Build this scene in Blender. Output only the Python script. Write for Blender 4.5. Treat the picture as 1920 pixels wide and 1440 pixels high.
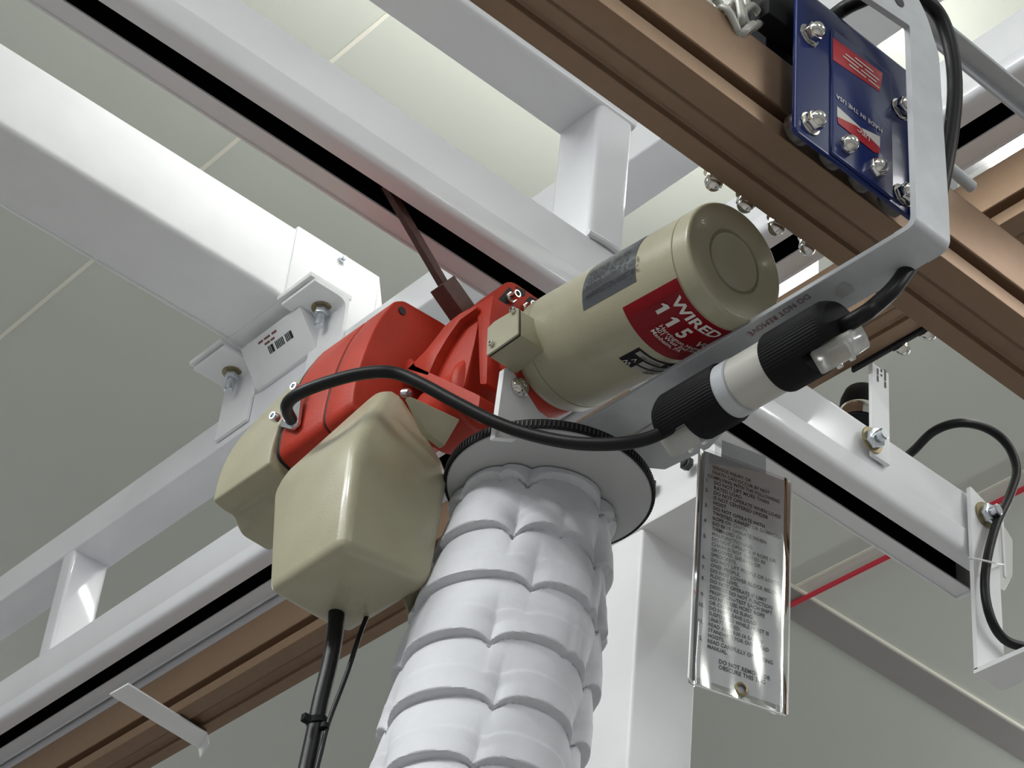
import bpy, bmesh, math, random
from mathutils import Vector, Matrix, Quaternion
random.seed(7)
for o in list(bpy.data.objects): bpy.data.objects.remove(o)
SC = bpy.context.scene
COL = SC.collection

# ------------------------------------------------------------------ camera
FPX = 4387.64
ROT = Matrix.Rotation(-0.65338261, 3, 'Z') @ Matrix.Rotation(2.24518091, 3, 'X') @ Matrix.Rotation(0.11256253, 3, 'Z')
CAM = Vector((0, 0, 1.6))
cd = bpy.data.cameras.new('camera'); cam = bpy.data.objects.new('camera', cd); COL.objects.link(cam)
cd.sensor_width = 36.0; cd.lens = FPX / 1920 * 36.0; cd.clip_start = 0.05; cd.clip_end = 100
cam.matrix_world = Matrix.Translation(CAM) @ ROT.to_4x4()
SC.camera = cam

# ------------------------------------------------------------------ world, lights, exposure
w = bpy.data.worlds.new('hall_light'); SC.world = w; w.use_nodes = True
bg = w.node_tree.nodes['Background']; bg.inputs[0].default_value = (0.93, 0.96, 1.0, 1); bg.inputs[1].default_value = 0.30
def area(name, loc, target, sx, sy, power, col=(1, 1, 1)):
    l = bpy.data.lights.new(name, 'AREA'); l.shape = 'RECTANGLE'; l.size = sx; l.size_y = sy; l.energy = power; l.color = col
    o = bpy.data.objects.new(name, l); COL.objects.link(o); o.location = loc
    o.rotation_euler = (Vector(target) - Vector(loc)).to_track_quat('-Z', 'Y').to_euler()
for x, y, pd, pu in ((-1.3, 2.4, 190, 100), (3.4, -1.4, 60, 45), (0.2, -2.6, 80, 40), (-3.0, -1.0, 40, 40), (7.2, 2.4, 120, 150), (2.2, 9.6, 100, 130)):  # last two are unseen lamps added to brighten the far ceiling
    area('unseen_strip_down', (x, y, 5.10), (x, y, 0), 0.35, 2.6, pd, (0.98, 0.99, 1.0))
    area('unseen_strip_up', (x, y, 5.16), (x, y, 9), 0.35, 2.6, pu, (0.98, 0.99, 1.0))  # unseen upward light put in to brighten the ceiling
SC.view_settings.view_transform = 'Standard'; SC.view_settings.look = 'None'
SC.view_settings.gamma = 1.0; SC.view_settings.use_curve_mapping = False
SC.view_settings.exposure = 0.0

# ------------------------------------------------------------------ survey helper: photograph pixel -> point on a world plane
def ray(u, v): return ROT @ Vector(((u - 960) / FPX, (720 - v) / FPX, -1.0))
def at(u, v, ax, val):
    d = ray(u, v); t = (val - CAM[ax]) / d[ax]; return CAM + d * t

def dep(u, v, t): return CAM + ray(u, v) * t

# ------------------------------------------------------------------ materials
def mat(name, col, rough=0.5, metal=0.0, spec=0.5, bump=0.0, bscale=300.0, mottle=0.0, mscale=12.0, coat=0.0, trans=0.0, ior=1.45, stretch=None):
    m = bpy.data.materials.new(name); m.use_nodes = True; nt = m.node_tree; b = nt.nodes['Principled BSDF']
    b.inputs['Base Color'].default_value = (*col, 1); b.inputs['Roughness'].default_value = rough
    b.inputs['Metallic'].default_value = metal; b.inputs['Specular IOR Level'].default_value = spec
    b.inputs['Coat Weight'].default_value = coat; b.inputs['Coat Roughness'].default_value = 0.06
    b.inputs['Transmission Weight'].default_value = trans; b.inputs['IOR'].default_value = ior
    tc = nt.nodes.new('ShaderNodeTexCoord')
    if stretch:
        mp = nt.nodes.new('ShaderNodeMapping'); mp.inputs['Scale'].default_value = stretch
        nt.links.new(tc.outputs['Object'], mp.inputs[0]); src = mp.outputs[0]
    else: src = tc.outputs['Object']
    if mottle > 0:
        n = nt.nodes.new('ShaderNodeTexNoise'); n.inputs['Scale'].default_value = mscale; n.inputs['Detail'].default_value = 5
        nt.links.new(src, n.inputs['Vector'])
        cr = nt.nodes.new('ShaderNodeValToRGB'); cr.color_ramp.elements[0].position = 0.3; cr.color_ramp.elements[1].position = 0.7
        cr.color_ramp.elements[0].color = (*[c * (1 - mottle) for c in col], 1); cr.color_ramp.elements[1].color = (*[min(1, c * (1 + mottle * .6)) for c in col], 1)
        nt.links.new(n.outputs['Fac'], cr.inputs[0]); nt.links.new(cr.outputs[0], b.inputs['Base Color'])
    if bump > 0:
        n2 = nt.nodes.new('ShaderNodeTexNoise'); n2.inputs['Scale'].default_value = bscale; n2.inputs['Detail'].default_value = 3
        nt.links.new(src, n2.inputs['Vector'])
        bp = nt.nodes.new('ShaderNodeBump'); bp.inputs['Strength'].default_value = bump; bp.inputs['Distance'].default_value = 0.002
        nt.links.new(n2.outputs['Fac'], bp.inputs['Height']); nt.links.new(bp.outputs[0], b.inputs['Normal'])
    return m
WHITE = mat('white_gloss_paint', (0.80, 0.81, 0.84), 0.28, bump=0.10, bscale=60, mottle=0.04, mscale=5, coat=0.5)
WHITE2 = mat('white_satin_paint', (0.82, 0.83, 0.84), 0.45, bump=0.05, bscale=120, mottle=0.03)
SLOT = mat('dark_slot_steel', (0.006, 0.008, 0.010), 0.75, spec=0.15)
BRONZE = mat('bronze_anodised_aluminium', (0.27, 0.178, 0.115), 0.46, metal=0.6, bump=0.05, bscale=900, mottle=0.05, mscale=60, stretch=(1, 1, 1))
TAN = mat('beige_cast_enamel', (0.375, 0.352, 0.245), 0.34, bump=0.10, bscale=350, mottle=0.05, mscale=25, coat=0.15)
RED = mat('red_orange_cast_enamel', (0.42, 0.030, 0.012), 0.48, spec=0.35, bump=0.18, bscale=260, mottle=0.12, mscale=30)
BLACKC = mat('black_cable_rubber', (0.007, 0.007, 0.008), 0.42, spec=0.3, bump=0.08, bscale=200)
BLACKP = mat('black_moulded_plastic', (0.006, 0.006, 0.007), 0.6, spec=0.2)
DARK = mat('dark_grey_steel', (0.03, 0.03, 0.032), 0.5, metal=0.3)
ZINC = mat('zinc_plated_steel', (0.62, 0.66, 0.70), 0.25, metal=1.0, bump=0.05, bscale=400)
YZINC = mat('yellow_zinc_washer', (0.33, 0.28, 0.16), 0.35, metal=0.8, mottle=0.3, mscale=80)
CHROME = mat('polished_chrome', (0.72, 0.70, 0.66), 0.09, metal=1.0)
ALU = mat('grey_powder_coated_steel', (0.50, 0.52, 0.54), 0.42, bump=0.12, bscale=500, mottle=0.06, mscale=40)
GREYP = mat('grey_painted_steel', (0.42, 0.42, 0.42), 0.5, mottle=0.08, mscale=40)
BLUE = mat('blue_gloss_enamel', (0.006, 0.018, 0.115), 0.22, spec=0.4, coat=0.2, bump=0.05, bscale=40)
STKRED = mat('red_sticker', (0.42, 0.010, 0.020), 0.35, mottle=0.12, mscale=50)
STKTXT = mat('pale_sticker_print', (0.62, 0.60, 0.56), 0.4)
STKGREY = mat('silver_nameplate', (0.30, 0.32, 0.34), 0.22, metal=0.7)
INK = mat('black_ink', (0.012, 0.012, 0.013), 0.5)
INKR = mat('faded_red_ink', (0.20, 0.07, 0.06), 0.6)
PAPER = mat('grey_tag_card', (0.40, 0.40, 0.40), 0.55)
FABRIC = mat('white_coated_fabric', (0.63, 0.64, 0.67), 0.6, bump=0.25, bscale=900, mottle=0.05, mscale=20)
FLANGE = mat('grey_fabric_flange', (0.47, 0.48, 0.48), 0.65, bump=0.15, bscale=700)
BARREL = mat('white_plastic_barrel', (0.50, 0.49, 0.45), 0.32)
CEIL = mat('grey_green_ceiling_panel', (0.575, 0.60, 0.54), 0.55, bump=0.08, bscale=14, mottle=0.03, mscale=1.5)
STRIP = mat('cream_joint_trim', (0.80, 0.78, 0.68), 0.5)
REDPIPE = mat('red_sprinkler_line', (0.55, 0.03, 0.05), 0.4)
RUST = mat('brown_painted_steel', (0.10, 0.050, 0.040), 0.5, mottle=0.25, mscale=60)
CHAINM = mat('dull_zinc_chain', (0.44, 0.44, 0.40), 0.45, metal=0.35, mottle=0.2, mscale=90)
CONCRETE = mat('sealed_concrete', (0.26, 0.25, 0.24), 0.5, mottle=0.08, mscale=3)
WALLM = mat('pale_wall_paint', (0.62, 0.62, 0.60), 0.6)
TIE = mat('clear_nylon', (0.70, 0.70, 0.68), 0.3)
def clear_mat(name, rough, tint, gloss, bump=0.0, bscale=10):
    m = bpy.data.materials.new(name); m.use_nodes = True; nt = m.node_tree; nt.nodes.clear()
    out = nt.nodes.new('ShaderNodeOutputMaterial'); mx = nt.nodes.new('ShaderNodeMixShader'); fr = nt.nodes.new('ShaderNodeFresnel')
    tr = nt.nodes.new('ShaderNodeBsdfTransparent'); gl = nt.nodes.new('ShaderNodeBsdfGlossy'); tr.inputs[0].default_value = (*tint, 1)
    gl.inputs['Roughness'].default_value = rough; fr.inputs[0].default_value = gloss
    nt.links.new(fr.outputs[0], mx.inputs[0]); nt.links.new(tr.outputs[0], mx.inputs[1]); nt.links.new(gl.outputs[0], mx.inputs[2]); nt.links.new(mx.outputs[0], out.inputs[0])
    if bump:
        tc = nt.nodes.new('ShaderNodeTexCoord'); n = nt.nodes.new('ShaderNodeTexNoise'); n.inputs['Scale'].default_value = bscale; n.inputs['Detail'].default_value = 1.0
        bp = nt.nodes.new('ShaderNodeBump'); bp.inputs['Strength'].default_value = bump; bp.inputs['Distance'].default_value = 0.01
        nt.links.new(tc.outputs['Object'], n.inputs['Vector']); nt.links.new(n.outputs['Fac'], bp.inputs['Height'])
        nt.links.new(bp.outputs[0], gl.inputs['Normal']); nt.links.new(bp.outputs[0], fr.inputs['Normal'])
    return m
CLEAR = clear_mat('clear_vinyl_sleeve', 0.04, (0.95, 0.95, 0.96), 1.35, 0.0, 22)
CLEARP = mat('clear_plastic_clamp', (0.72, 0.72, 0.69), 0.12, trans=0.55, ior=1.3)
def emis(name, col, s):
    m = bpy.data.materials.new(name); m.use_nodes = True; b = m.node_tree.nodes['Principled BSDF']
    b.inputs['Emission Color'].default_value = (*col, 1); b.inputs['Emission Strength'].default_value = s; return m
LAMP = emis('lit_fluorescent_tube', (1, 1, 0.97), 14.0)

LAMP2 = emis('lit_strip_tube', (1, 1, 0.96), 53.0)

# ------------------------------------------------------------------ mesh helpers
V = Vector
def new_bm(): return bmesh.new()
def bevel(bm, w, seg=2, ang=0.5):
    es = [e for e in bm.edges if len(e.link_faces) == 2 and e.calc_face_angle(0) > ang]
    if es: bmesh.ops.bevel(bm, geom=es, offset=w, segments=seg, affect='EDGES', profile=0.5, clamp_overlap=True)
    return bm
def box(lo, hi, bev=0.0, seg=2, bm=None):
    b = new_bm()
    bmesh.ops.create_cube(b, size=1.0)
    lo, hi = V(lo), V(hi)
    for v in b.verts: v.co = V([(lo[i] + hi[i]) / 2 + v.co[i] * (hi[i] - lo[i]) for i in range(3)])
    if bev: bevel(b, bev, seg)
    return merge(bm, b)
def merge(dst, src):
    if dst is None: return src
    me = bpy.data.meshes.new('tmp'); src.to_mesh(me); src.free(); dst.from_mesh(me); bpy.data.meshes.remove(me); return dst
def prism(pts, ax, a, b, bev=0.0, seg=2, bm=None):
    """closed outline in the plane normal to axis ax, run from a to b"""
    m = new_bm(); n = len(pts)
    def mk(p, s):
        if ax == 0: return (s, p[0], p[1])
        if ax == 1: return (p[0], s, p[1])
        return (p[0], p[1], s)
    A = [m.verts.new(mk(p, a)) for p in pts]; B = [m.verts.new(mk(p, b)) for p in pts]
    m.faces.new(A); m.faces.new(B[::-1])
    for i in range(n): m.faces.new((A[i], A[(i + 1) % n], B[(i + 1) % n], B[i])[::-1])
    bmesh.ops.recalc_face_normals(m, faces=m.faces)
    if bev: bevel(m, bev, seg)
    return merge(bm, m)
def hull(pts, bev=0.0, seg=3, bm=None, ang=0.2):
    m = new_bm(); vs = [m.verts.new(p) for p in pts]
    r = bmesh.ops.convex_hull(m, input=vs)
    bmesh.ops.delete(m, geom=[v for v in m.verts if not v.link_faces], context='VERTS')
    bmesh.ops.dissolve_limit(m, angle_limit=0.02, verts=m.verts, edges=m.edges)
    if bev: bevel(m, bev, seg, ang)
    return merge(bm, m)
def frame(d):
    d = V(d).normalized(); a = V((0, 0, 1)) if abs(d.z) < 0.9 else V((1, 0, 0))
    x = a.cross(d).normalized(); return x, d.cross(x), d
def lathe(prof, o, d, n=48, bm=None, cap=True):
    m = new_bm(); x, y, d = frame(d); o = V(o); rings = []
    for s, r in prof:
        if r < 1e-6: rings.append([m.verts.new(o + d * s)])
        else: rings.append([m.verts.new(o + d * s + (x * math.cos(t) + y * math.sin(t)) * r) for t in [2 * math.pi * i / n for i in range(n)]])
    for A, B in zip(rings, rings[1:]):
        if len(A) == 1 and len(B) == 1: continue
        for i in range(n):
            j = (i + 1) % n
            if len(A) == 1: m.faces.new((A[0], B[i], B[j]))
            elif len(B) == 1: m.faces.new((A[i], A[j], B[0]))
            else: m.faces.new((A[i], A[j], B[j], B[i]))
    if cap:
        for Rg in (rings[0], rings[-1]):
            if len(Rg) > 2: m.faces.new(Rg)
    bmesh.ops.recalc_face_normals(m, faces=m.faces)
    return merge(bm, m)
def cyl(a, b, r, n=24, bev=0.0, bm=None):
    a, b = V(a), V(b); L = (b - a).length
    pr = [(0, r - bev), (bev, r), (L - bev, r), (L, r - bev)] if bev else [(0, r), (L, r)]
    return lathe(pr, a, b - a, n, bm)
def smooth_path(pts, k=10):
    P = [V(p) for p in pts]; P = [P[0] * 2 - P[1]] + P + [P[-1] * 2 - P[-2]]; out = []
    for i in range(1, len(P) - 2):
        p0, p1, p2, p3 = P[i - 1:i + 3]
        for j in range(k):
            t = j / k
            out.append(0.5 * ((2 * p1) + (p2 - p0) * t + (2 * p0 - 5 * p1 + 4 * p2 - p3) * t * t + (3 * p1 - p0 - 3 * p2 + p3) * t ** 3))
    out.append(P[-2]); return out
def tube(pts, r, n=14, k=10, smooth=True, bm=None, closed=False):
    P = smooth_path(pts, k) if smooth else [V(p) for p in pts]
    m = new_bm(); rings = []; N = len(P); up = None
    for i, p in enumerate(P):
        if closed: d = (P[(i + 1) % N] - P[i - 1]).normalized()
        else: d = (P[min(i + 1, N - 1)] - P[max(i - 1, 0)]).normalized()
        if up is None: up = frame(d)[0]
        up = (up - d * up.dot(d)).normalized(); s = d.cross(up)
        rings.append([m.verts.new(p + (up * math.cos(t) + s * math.sin(t)) * r) for t in [2 * math.pi * q / n for q in range(n)]])
    pairs = list(zip(rings, rings[1:])) + ([(rings[-1], rings[0])] if closed else [])
    for A, B in pairs:
        for q in range(n): m.faces.new((A[q], A[(q + 1) % n], B[(q + 1) % n], B[q]))
    if not closed: m.faces.new(rings[0][::-1]); m.faces.new(rings[-1])
    bmesh.ops.recalc_face_normals(m, faces=m.faces)
    return merge(bm, m)
OFF = {}
def mesh_of(bm, name, mats, smooth=40):
    me = bpy.data.meshes.new(name); bm.to_mesh(me); bm.free()
    for m in (mats if isinstance(mats, (list, tuple)) else [mats]): me.materials.append(m)
    if smooth:
        me.polygons.foreach_set('use_smooth', [True] * len(me.polygons)); me.set_sharp_from_angle(angle=math.radians(smooth))
    return me
def off_of(o):
    while o.parent: o = o.parent
    return o.location.copy()
def part(name, bm, m, parent, smooth=40, label=None):
    off = off_of(parent)
    bmesh.ops.translate(bm, vec=-off, verts=bm.verts)
    o = bpy.data.objects.new(name, mesh_of(bm, name, m, smooth)); COL.objects.link(o); o.parent = parent
    if label: o['label'] = label
    return o
def thing(name, label, cat, loc, group=None):
    o = bpy.data.objects.new(name, None); COL.objects.link(o); o.location = loc; o.empty_display_size = 0.05
    o['label'] = label; o['category'] = cat
    if group: o['group'] = group
    return o
def solo(name, bm, m, label, cat, loc=None, group=None, smooth=40):
    loc = V(loc) if loc is not None else sum((v.co for v in bm.verts), V()) / max(1, len(bm.verts))
    bmesh.ops.translate(bm, vec=-loc, verts=bm.verts)
    o = bpy.data.objects.new(name, mesh_of(bm, name, m, smooth)); COL.objects.link(o); o.location = loc
    o['label'] = label; o['category'] = cat
    if group: o['group'] = group
    return o
def struct(name, bm, m, smooth=0):
    o = bpy.data.objects.new(name, mesh_of(bm, name, m, smooth)); COL.objects.link(o); o['kind'] = 'structure'; return o
def put(me, name, parent, loc, d=(0, 0, 1), roll=0.0):
    """a shared mesh (modelled along +Z) as a child part"""
    o = bpy.data.objects.new(name, me); COL.objects.link(o); o.parent = parent
    q = V((0, 0, 1)).rotation_difference(V(d).normalized()) @ Quaternion((0, 0, 1), roll)
    o.location = V(loc) - off_of(parent); o.rotation_mode = 'QUATERNION'; o.rotation_quaternion = q; return o
def text_bm(lines, size, bold=0.0, space=1.0, align='LEFT', lsp=1.0):
    c = bpy.data.curves.new('t', 'FONT'); c.body = lines; c.size = size; c.offset = bold; c.space_character = space; c.align_x = align; c.space_line = lsp
    c.resolution_u = 2
    o = bpy.data.objects.new('t', c); COL.objects.link(o); bpy.context.view_layer.update()
    dg = bpy.context.evaluated_depsgraph_get(); me = bpy.data.meshes.new_from_object(o.evaluated_get(dg))
    bm = new_bm(); bm.from_mesh(me); bpy.data.meshes.remove(me); bpy.data.objects.remove(o); bpy.data.curves.remove(c)
    return bm
def map_bm(bm, f):
    for v in bm.verts: v.co = f(v.co.x, v.co.y)
    return bm
def flat(o, u, v):
    o, u, v = V(o), V(u).normalized(), V(v).normalized()
    return lambda x, y: o + u * x + v * y
def ink_lines(rows, pitch, th, f):
    bm = None
    for k, row in enumerate(rows):
        for a, b in row:
            P = [f(a, -k * pitch), f(b, -k * pitch), f(b, -k * pitch + th), f(a, -k * pitch + th)]
            m = new_bm(); m.faces.new([m.verts.new(p) for p in P]); bm = merge(bm, m)
    return bm
def hexpts(r): return [(r * math.cos(math.pi / 3 * i), r * math.sin(math.pi / 3 * i)) for i in range(6)]
def nut_bolt_mesh(name, r, nh, stub, sr, m, wr=0.0, wh=0.0):
    bm = None
    if wr: bm = cyl((0, 0, 0), (0, 0, wh), wr, 32, wh * .2, bm)
    bm = prism(hexpts(r), 2, wh, wh + nh, r * .07, 2, bm)
    if stub: bm = cyl((0, 0, wh + nh - .001), (0, 0, wh + nh + stub), sr, 20, sr * .18, bm)
    return mesh_of(bm, name, m, 35)
def acorn_mesh(r, h, name='acorn_nut'):
    bm = cyl((0, 0, 0), (0, 0, .002), r * 1.2, 28, .0004)
    bm = prism(hexpts(r), 2, .002, .002 + h * .5, r * .08, 2, bm)
    pr = [(0.002 + h * .45, r * .82)] + [(0.002 + h * .5 + r * .80 * math.sin(a), r * .80 * math.cos(a)) for a in [i * math.pi / 2 / 7 for i in range(7)]] + [(0.002 + h * .5 + r * .8, 0)]
    bm = lathe(pr, (0, 0, 0), (0, 0, 1), 24, bm, cap=False)
    return mesh_of(bm, name, CHROME, 35)
def screw_mesh(r, h, m, name='screw'):
    pr = [(0, r * .95), (h * .7, r), (h, r * .82), (h, r * .5), (h * .55, r * .45), (h * .55, 0)]
    return mesh_of(lathe(pr, (0, 0, 0), (0, 0, 1), 18, None, False), name, m, 35)
ACORN = acorn_mesh(.0120, .0205)
HEXBIG = nut_bolt_mesh('hex_nut', .016, .016, .030, .0095, ZINC)
HEXSIDE = nut_bolt_mesh('hex_nut', .0165, .014, .013, .0095, ZINC)
WASHB = mesh_of(cyl((0, 0, 0), (0, 0, .003), .022, 32, .0006), 'washer', YZINC, 35)
SCREWS = screw_mesh(.0042, .005, CHROME)
CAPSCR = screw_mesh(.0065, .010, ZINC)
DOME = mesh_of(lathe([(0, .0125), (.002, .0135), (.006, .0125), (.0095, .008), (.0105, .0045), (.0085, .004), (.0085, 0)], (0, 0, 0), (0, 0, 1), 24, None, False), 'button_head_screw', CHROME, 50)

def rnd(pts, radii, k=5):
    """round the corners of an outline"""
    out = []; n = len(pts)
    for i in range(n):
        p = V((*pts[i], 0)); a = V((*pts[i - 1], 0)) - p; b = V((*pts[(i + 1) % n], 0)) - p; r = radii[i] if isinstance(radii, (list, tuple)) else radii
        if r <= 0: out.append(tuple(p.xy)); continue
        r = min(r, a.length * .48, b.length * .48); A = p + a.normalized() * r; B = p + b.normalized() * r
        for j in range(k + 1):
            t = j / k; q = A * (1 - t) ** 2 + p * 2 * t * (1 - t) + B * t * t; out.append((q.x, q.y))
    return out
def slotted(n, f, s1, s2, b, t, wall=.005, lip=.003, step=.042):
    """enclosed track section: n near side, f far side, slot s1..s2 in the floor"""
    sg = 1 if f > n else -1; w_ = wall * sg
    outer = rnd([(s1, b), (n, b), (n - .003 * sg, b + step), (n, b + step + .004), (n, t), (f, t), (f, b), (s2, b)], [0, .018, .002, 0, .006, .006, .004, 0])
    inner = [(s2, b + lip), (f - w_, b + lip), (f - w_, t - wall), (n + w_, t - wall), (n + w_, b + lip), (s1, b + lip)]
    return outer + inner, len(outer)
def track(name, prof, no, ax, a, b, parent):
    bm = prism(prof, ax, a, b)
    n = len(prof); bm.faces.ensure_lookup_table()
    key = {}
    cs = [(V(p)) for p in prof[no:]]
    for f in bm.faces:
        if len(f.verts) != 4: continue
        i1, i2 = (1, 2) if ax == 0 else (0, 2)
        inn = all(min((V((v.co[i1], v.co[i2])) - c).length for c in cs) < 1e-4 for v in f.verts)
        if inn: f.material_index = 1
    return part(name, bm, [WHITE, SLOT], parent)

# ================================================================== THE ROOM
HC = 5.80
struct('floor', box((-6, -6, -0.1), (11, 12, 0.0)), CONCRETE)
ce = struct('ceiling', box((-6, -6, HC + .03), (11, 12, HC + .15)), CEIL)
J1 = at(417, 285, 2, HC).x; J2 = at(1490, 1100, 2, HC).x; PW = J2 - J1
for k in range(-3, 4):
    x0 = J1 + PW * k
    part('ceiling_panel', box((x0 + .003, -6, HC), (x0 + PW - .003, 12, HC + .03), .002, 1), CEIL, ce, 0)
    part('joint_strip', box((x0 - .006, -6, HC - .003), (x0 + .006, 12, HC + .002), .001, 1), STRIP, ce, 0)
yq = at(1477, 1093, 2, HC).y
struct('trim_1', box((-6, yq, HC - .012), (11, yq + .125, HC), .002), mat('dark_grey_trim', (0.30, 0.29, 0.275), 0.6))
struct('trim_2', box((-6, yq - .010, HC - .010), (11, yq, HC), .002), STRIP)
rp = at(1560, 1096, 2, HC - .02).x
solo('conduit', cyl((rp, -3, HC - .02), (rp, 9, HC - .02), .0085, 16), REDPIPE, 'thin red pipe running along the grey ceiling behind the warning tag', 'pipe')

# ================================================================== TRACKS AND TRUSSES
# bridge track over the hoist (runs along X)
zT = 3.683; TN, TF, TS1, TS2 = 1.859, 1.951, 1.888, 1.920; TT = 3.800
br = thing('bridge_truss', 'white trussed bridge track with a black slot, carrying the red hoist', 'track', (1.0, 1.905, zT))
prof, no = slotted(TN, TF, TS1, TS2, zT, TT)
track('slotted_track', prof, no, 0, 0.1, 2.41, br)
part('upper_chord', prism(rnd([(1.857, 4.062), (1.857, 4.15), (1.954, 4.15), (1.954, 4.062)], .010), 0, 0.1, 1.598), WHITE, br)
part('end_post', prism(rnd([(1.527, 1.860), (1.596, 1.860), (1.596, 1.952), (1.527, 1.952)], .012), 2, 3.795, 4.066), WHITE, br)
part('weld_bead', tube([(1.524, 1.857, 3.803), (1.56, 1.855, 3.804), (1.598, 1.857, 3.803)], .005, 8, 4), WHITE, br)
part('lip_edge', box((0.1, TF - .003, zT - .003), (2.41, TF + .001, zT + .004), .001, 1), WHITE2, br)

# runway track (runs along Y)
zB = 4.10; BN, BF, BS1, BS2 = 1.9125, 2.021, 1.952, 1.985; BT = 4.214
rw = thing('runway_truss', 'long white trussed runway track with a black slot, crossing above the bridge track', 'track', (1.967, 3.0, zB))
prof, no = slotted(BN, BF, BS1, BS2, zB, BT, step=.030)
track('slotted_track', prof, no, 1, 0.7, 6.5, rw)
part('lip_edge', box((BF - .003, 0.7, zB - .003), (BF + .001, 6.5, zB + .004), .001, 1), WHITE2, rw)
zb2, zt2 = at(0, 1127, 0, BN).z, at(0, 1080, 0, BN).z
part('upper_chord', prism(rnd([(BN, zb2), (BN, zt2), (BF - .012, zt2), (BF - .012, zb2)], .006), 1, 0.7, 6.5), WHITE, rw)
ya = at(70, 1225, 0, BN).y; yb_ = at(118, 1190, 0, BN).y
for yy in (ya, ya - 1.55):
    part('web_post', prism(rnd([(BN + .002, yy), (BN + .002, yy - .052), (BF - .016, yy - .052), (BF - .016, yy)], .010), 2, BT - .004, zb2 + .004), WHITE, rw)

# header beam (runs along X, far left)
zL = 4.66; LN, LF = 3.174, 3.369; LH = .191; LX = at(548, 470, 1, LN).x
hb = thing('header_beam', 'thick white square header beam in the upper left, seen from below', 'beam', (0.8, 3.27, zL))
part('tube', prism(rnd([(LN, zL), (LN, zL + LH), (LF, zL + LH), (LF, zL)], .014), 0, -1.0, LX + .01), WHITE2, hb)
part('end_sleeve', box((LX, LN - .004, zL - .003), (2.045, LF + .004, zL + LH + .004), .004), WHITE2, hb)
part('gusset', hull([(2.045, LN - .002, zL + LH), (2.045, LN + .004, zL + LH), (2.045, LN - .002, zL - .08), (2.045, LN + .004, zL - .08), (2.12, LN - .002, zL - .08), (2.12, LN + .004, zL - .08)], .001, 1), WHITE2, hb)
part('lower_lip', box((-1.0, LF - .004, zL - .004), (LX, LF, zL + .002), .001, 1), WHITE2, hb)
sp = at(640, 488, 1, LN - .004); put(nut_bolt_mesh('hex_screw', .009, .008, .006, .005, ZINC), 'hex_screw', hb, sp, (0, -1, 0))

# angle clamps that hang the runway chord from the header beam
def clamp(label, bu, bv):
    p = at(bu, bv, 2, 4.640); x, y = p.x, p.y
    c = thing('beam_clamp', label, 'clamp', (x, y, 4.64), 'bolted clamps under the header beam')
    w_ = .056
    prof = rnd([(x - .062, 4.632), (x - .062, 4.640), (BN - .001, 4.640), (BN - .001, zt2 - .07), (BN - .009, zt2 - .07), (BN - .009, 4.632)], [.001, .001, .010, .001, .001, .022])
    part('angle_plate', prism(prof, 1, y - w_, y + w_, .001, 1), WHITE2, c)
    part('packing_plate', box((x - .07, y - w_ + .006, 4.645), (x + .035, y + w_ + .008, 4.656), .001, 1), WHITE2, c)
    put(WASHB, 'washer', c, (x, y, 4.632), (0, 0, -1)); put(HEXBIG, 'hex_nut', c, (x, y, 4.629), (0, 0, -1), .3)
    return c
clamp('bolted white angle clamp under the header beam, nearer the red gearbox', 605, 572)
clamp('bolted white angle clamp under the header beam, left of the barcode label', 437, 693)
py0, py1 = at(556, 578, 2, 4.63).y, at(458, 656, 2, 4.63).y; xs_ = at(505, 617, 2, 4.630).x
sd = thing('saddle_plate', 'white curved saddle plate with a barcode label between the two bolted clamps', 'plate', (1.87, (py0 + py1) / 2, 4.62))
part('plate', prism(rnd([(xs_, 4.628), (xs_, 4.634), (1.91, 4.634), (1.911, 4.555), (1.904, 4.555)], [.001, .001, .004, .001, .004]), 1, py0 - .01, py1 + .005), WHITE2, sd)
lo = at(512, 668, 2, 4.612)
sl_t = V((1.904 - xs_, 0, 4.555 - 4.628)).normalized(); sl_n = V((sl_t.z, 0, -sl_t.x)); sl_p = V((xs_, 0, 4.628)) + sl_n * .0005
def lab(u, v): d = ray(u, v); return CAM + d * ((sl_p - CAM).dot(sl_n) / d.dot(sl_n))
b0, b1 = lab(507, 664), lab(552, 632); dirb = V((0, b1.y - b0.y, 0)); perp = -sl_t
bars = None
for i in range(17):
    if i in (4, 11): continue
    t = i / 17; ww = .55 if random.random() < .6 else .85
    q = b0 + dirb * t; r_ = b0 + dirb * (t + ww / 17)
    bars = hull([p + V((dx, 0, 0)) for p in (q, r_, r_ + perp * .016, q + perp * .016) for dx in (0, -.0006)], bm=bars)
part('barcode', bars, INK, sd, 0)['kind'] = 'stuff'
part('label_print', ink_lines([[(0, .016), (.020, .040), (.046, .062)], [(.016, .034), (.037, .050)]], .010, .004, flat(lab(485, 646) + sl_n * .0004, dirb, perp)), INKR, sd, 0)['kind'] = 'stuff'

# bronze rails
def rail_prof(n, f, b, h=.125):
    s = 1 if f > n else -1
    P = [(n, b), (n, b + .0236), (n + .028 * s, b + .024), (n + .028 * s, b + .044), (n, b + .044), (n, b + h), (f, b + h), (f, b + .044), (f - .028 * s, b + .044), (f - .028 * s, b + .024), (f, b + .0236), (f, b),
         (f - .0274 * s, b), (f - .0290 * s, b + .009), (f - .052 * s, b + .009), (f - .062 * s, b)]
    return rnd(P, [.0015, .002, .001, .001, .003, .006, .006, .003, .001, .001, .002, .0015, .001, .002, .003, .001], 3)
zR1 = 3.40; R1N, R1F = 1.255, 1.351
solo('bronze_rail', prism(rail_prof(R1N, R1F, zR1), 0, 0.1, 2.9), BRONZE, 'brown aluminium rail in the foreground that the blue trolley rides on', 'rail', (1.4, 1.303, zR1), 'brown aluminium rails')
zR2 = 3.93; R2F = at(283, 1440, 2, zR2).x; R2N = R2F - .096
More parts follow.
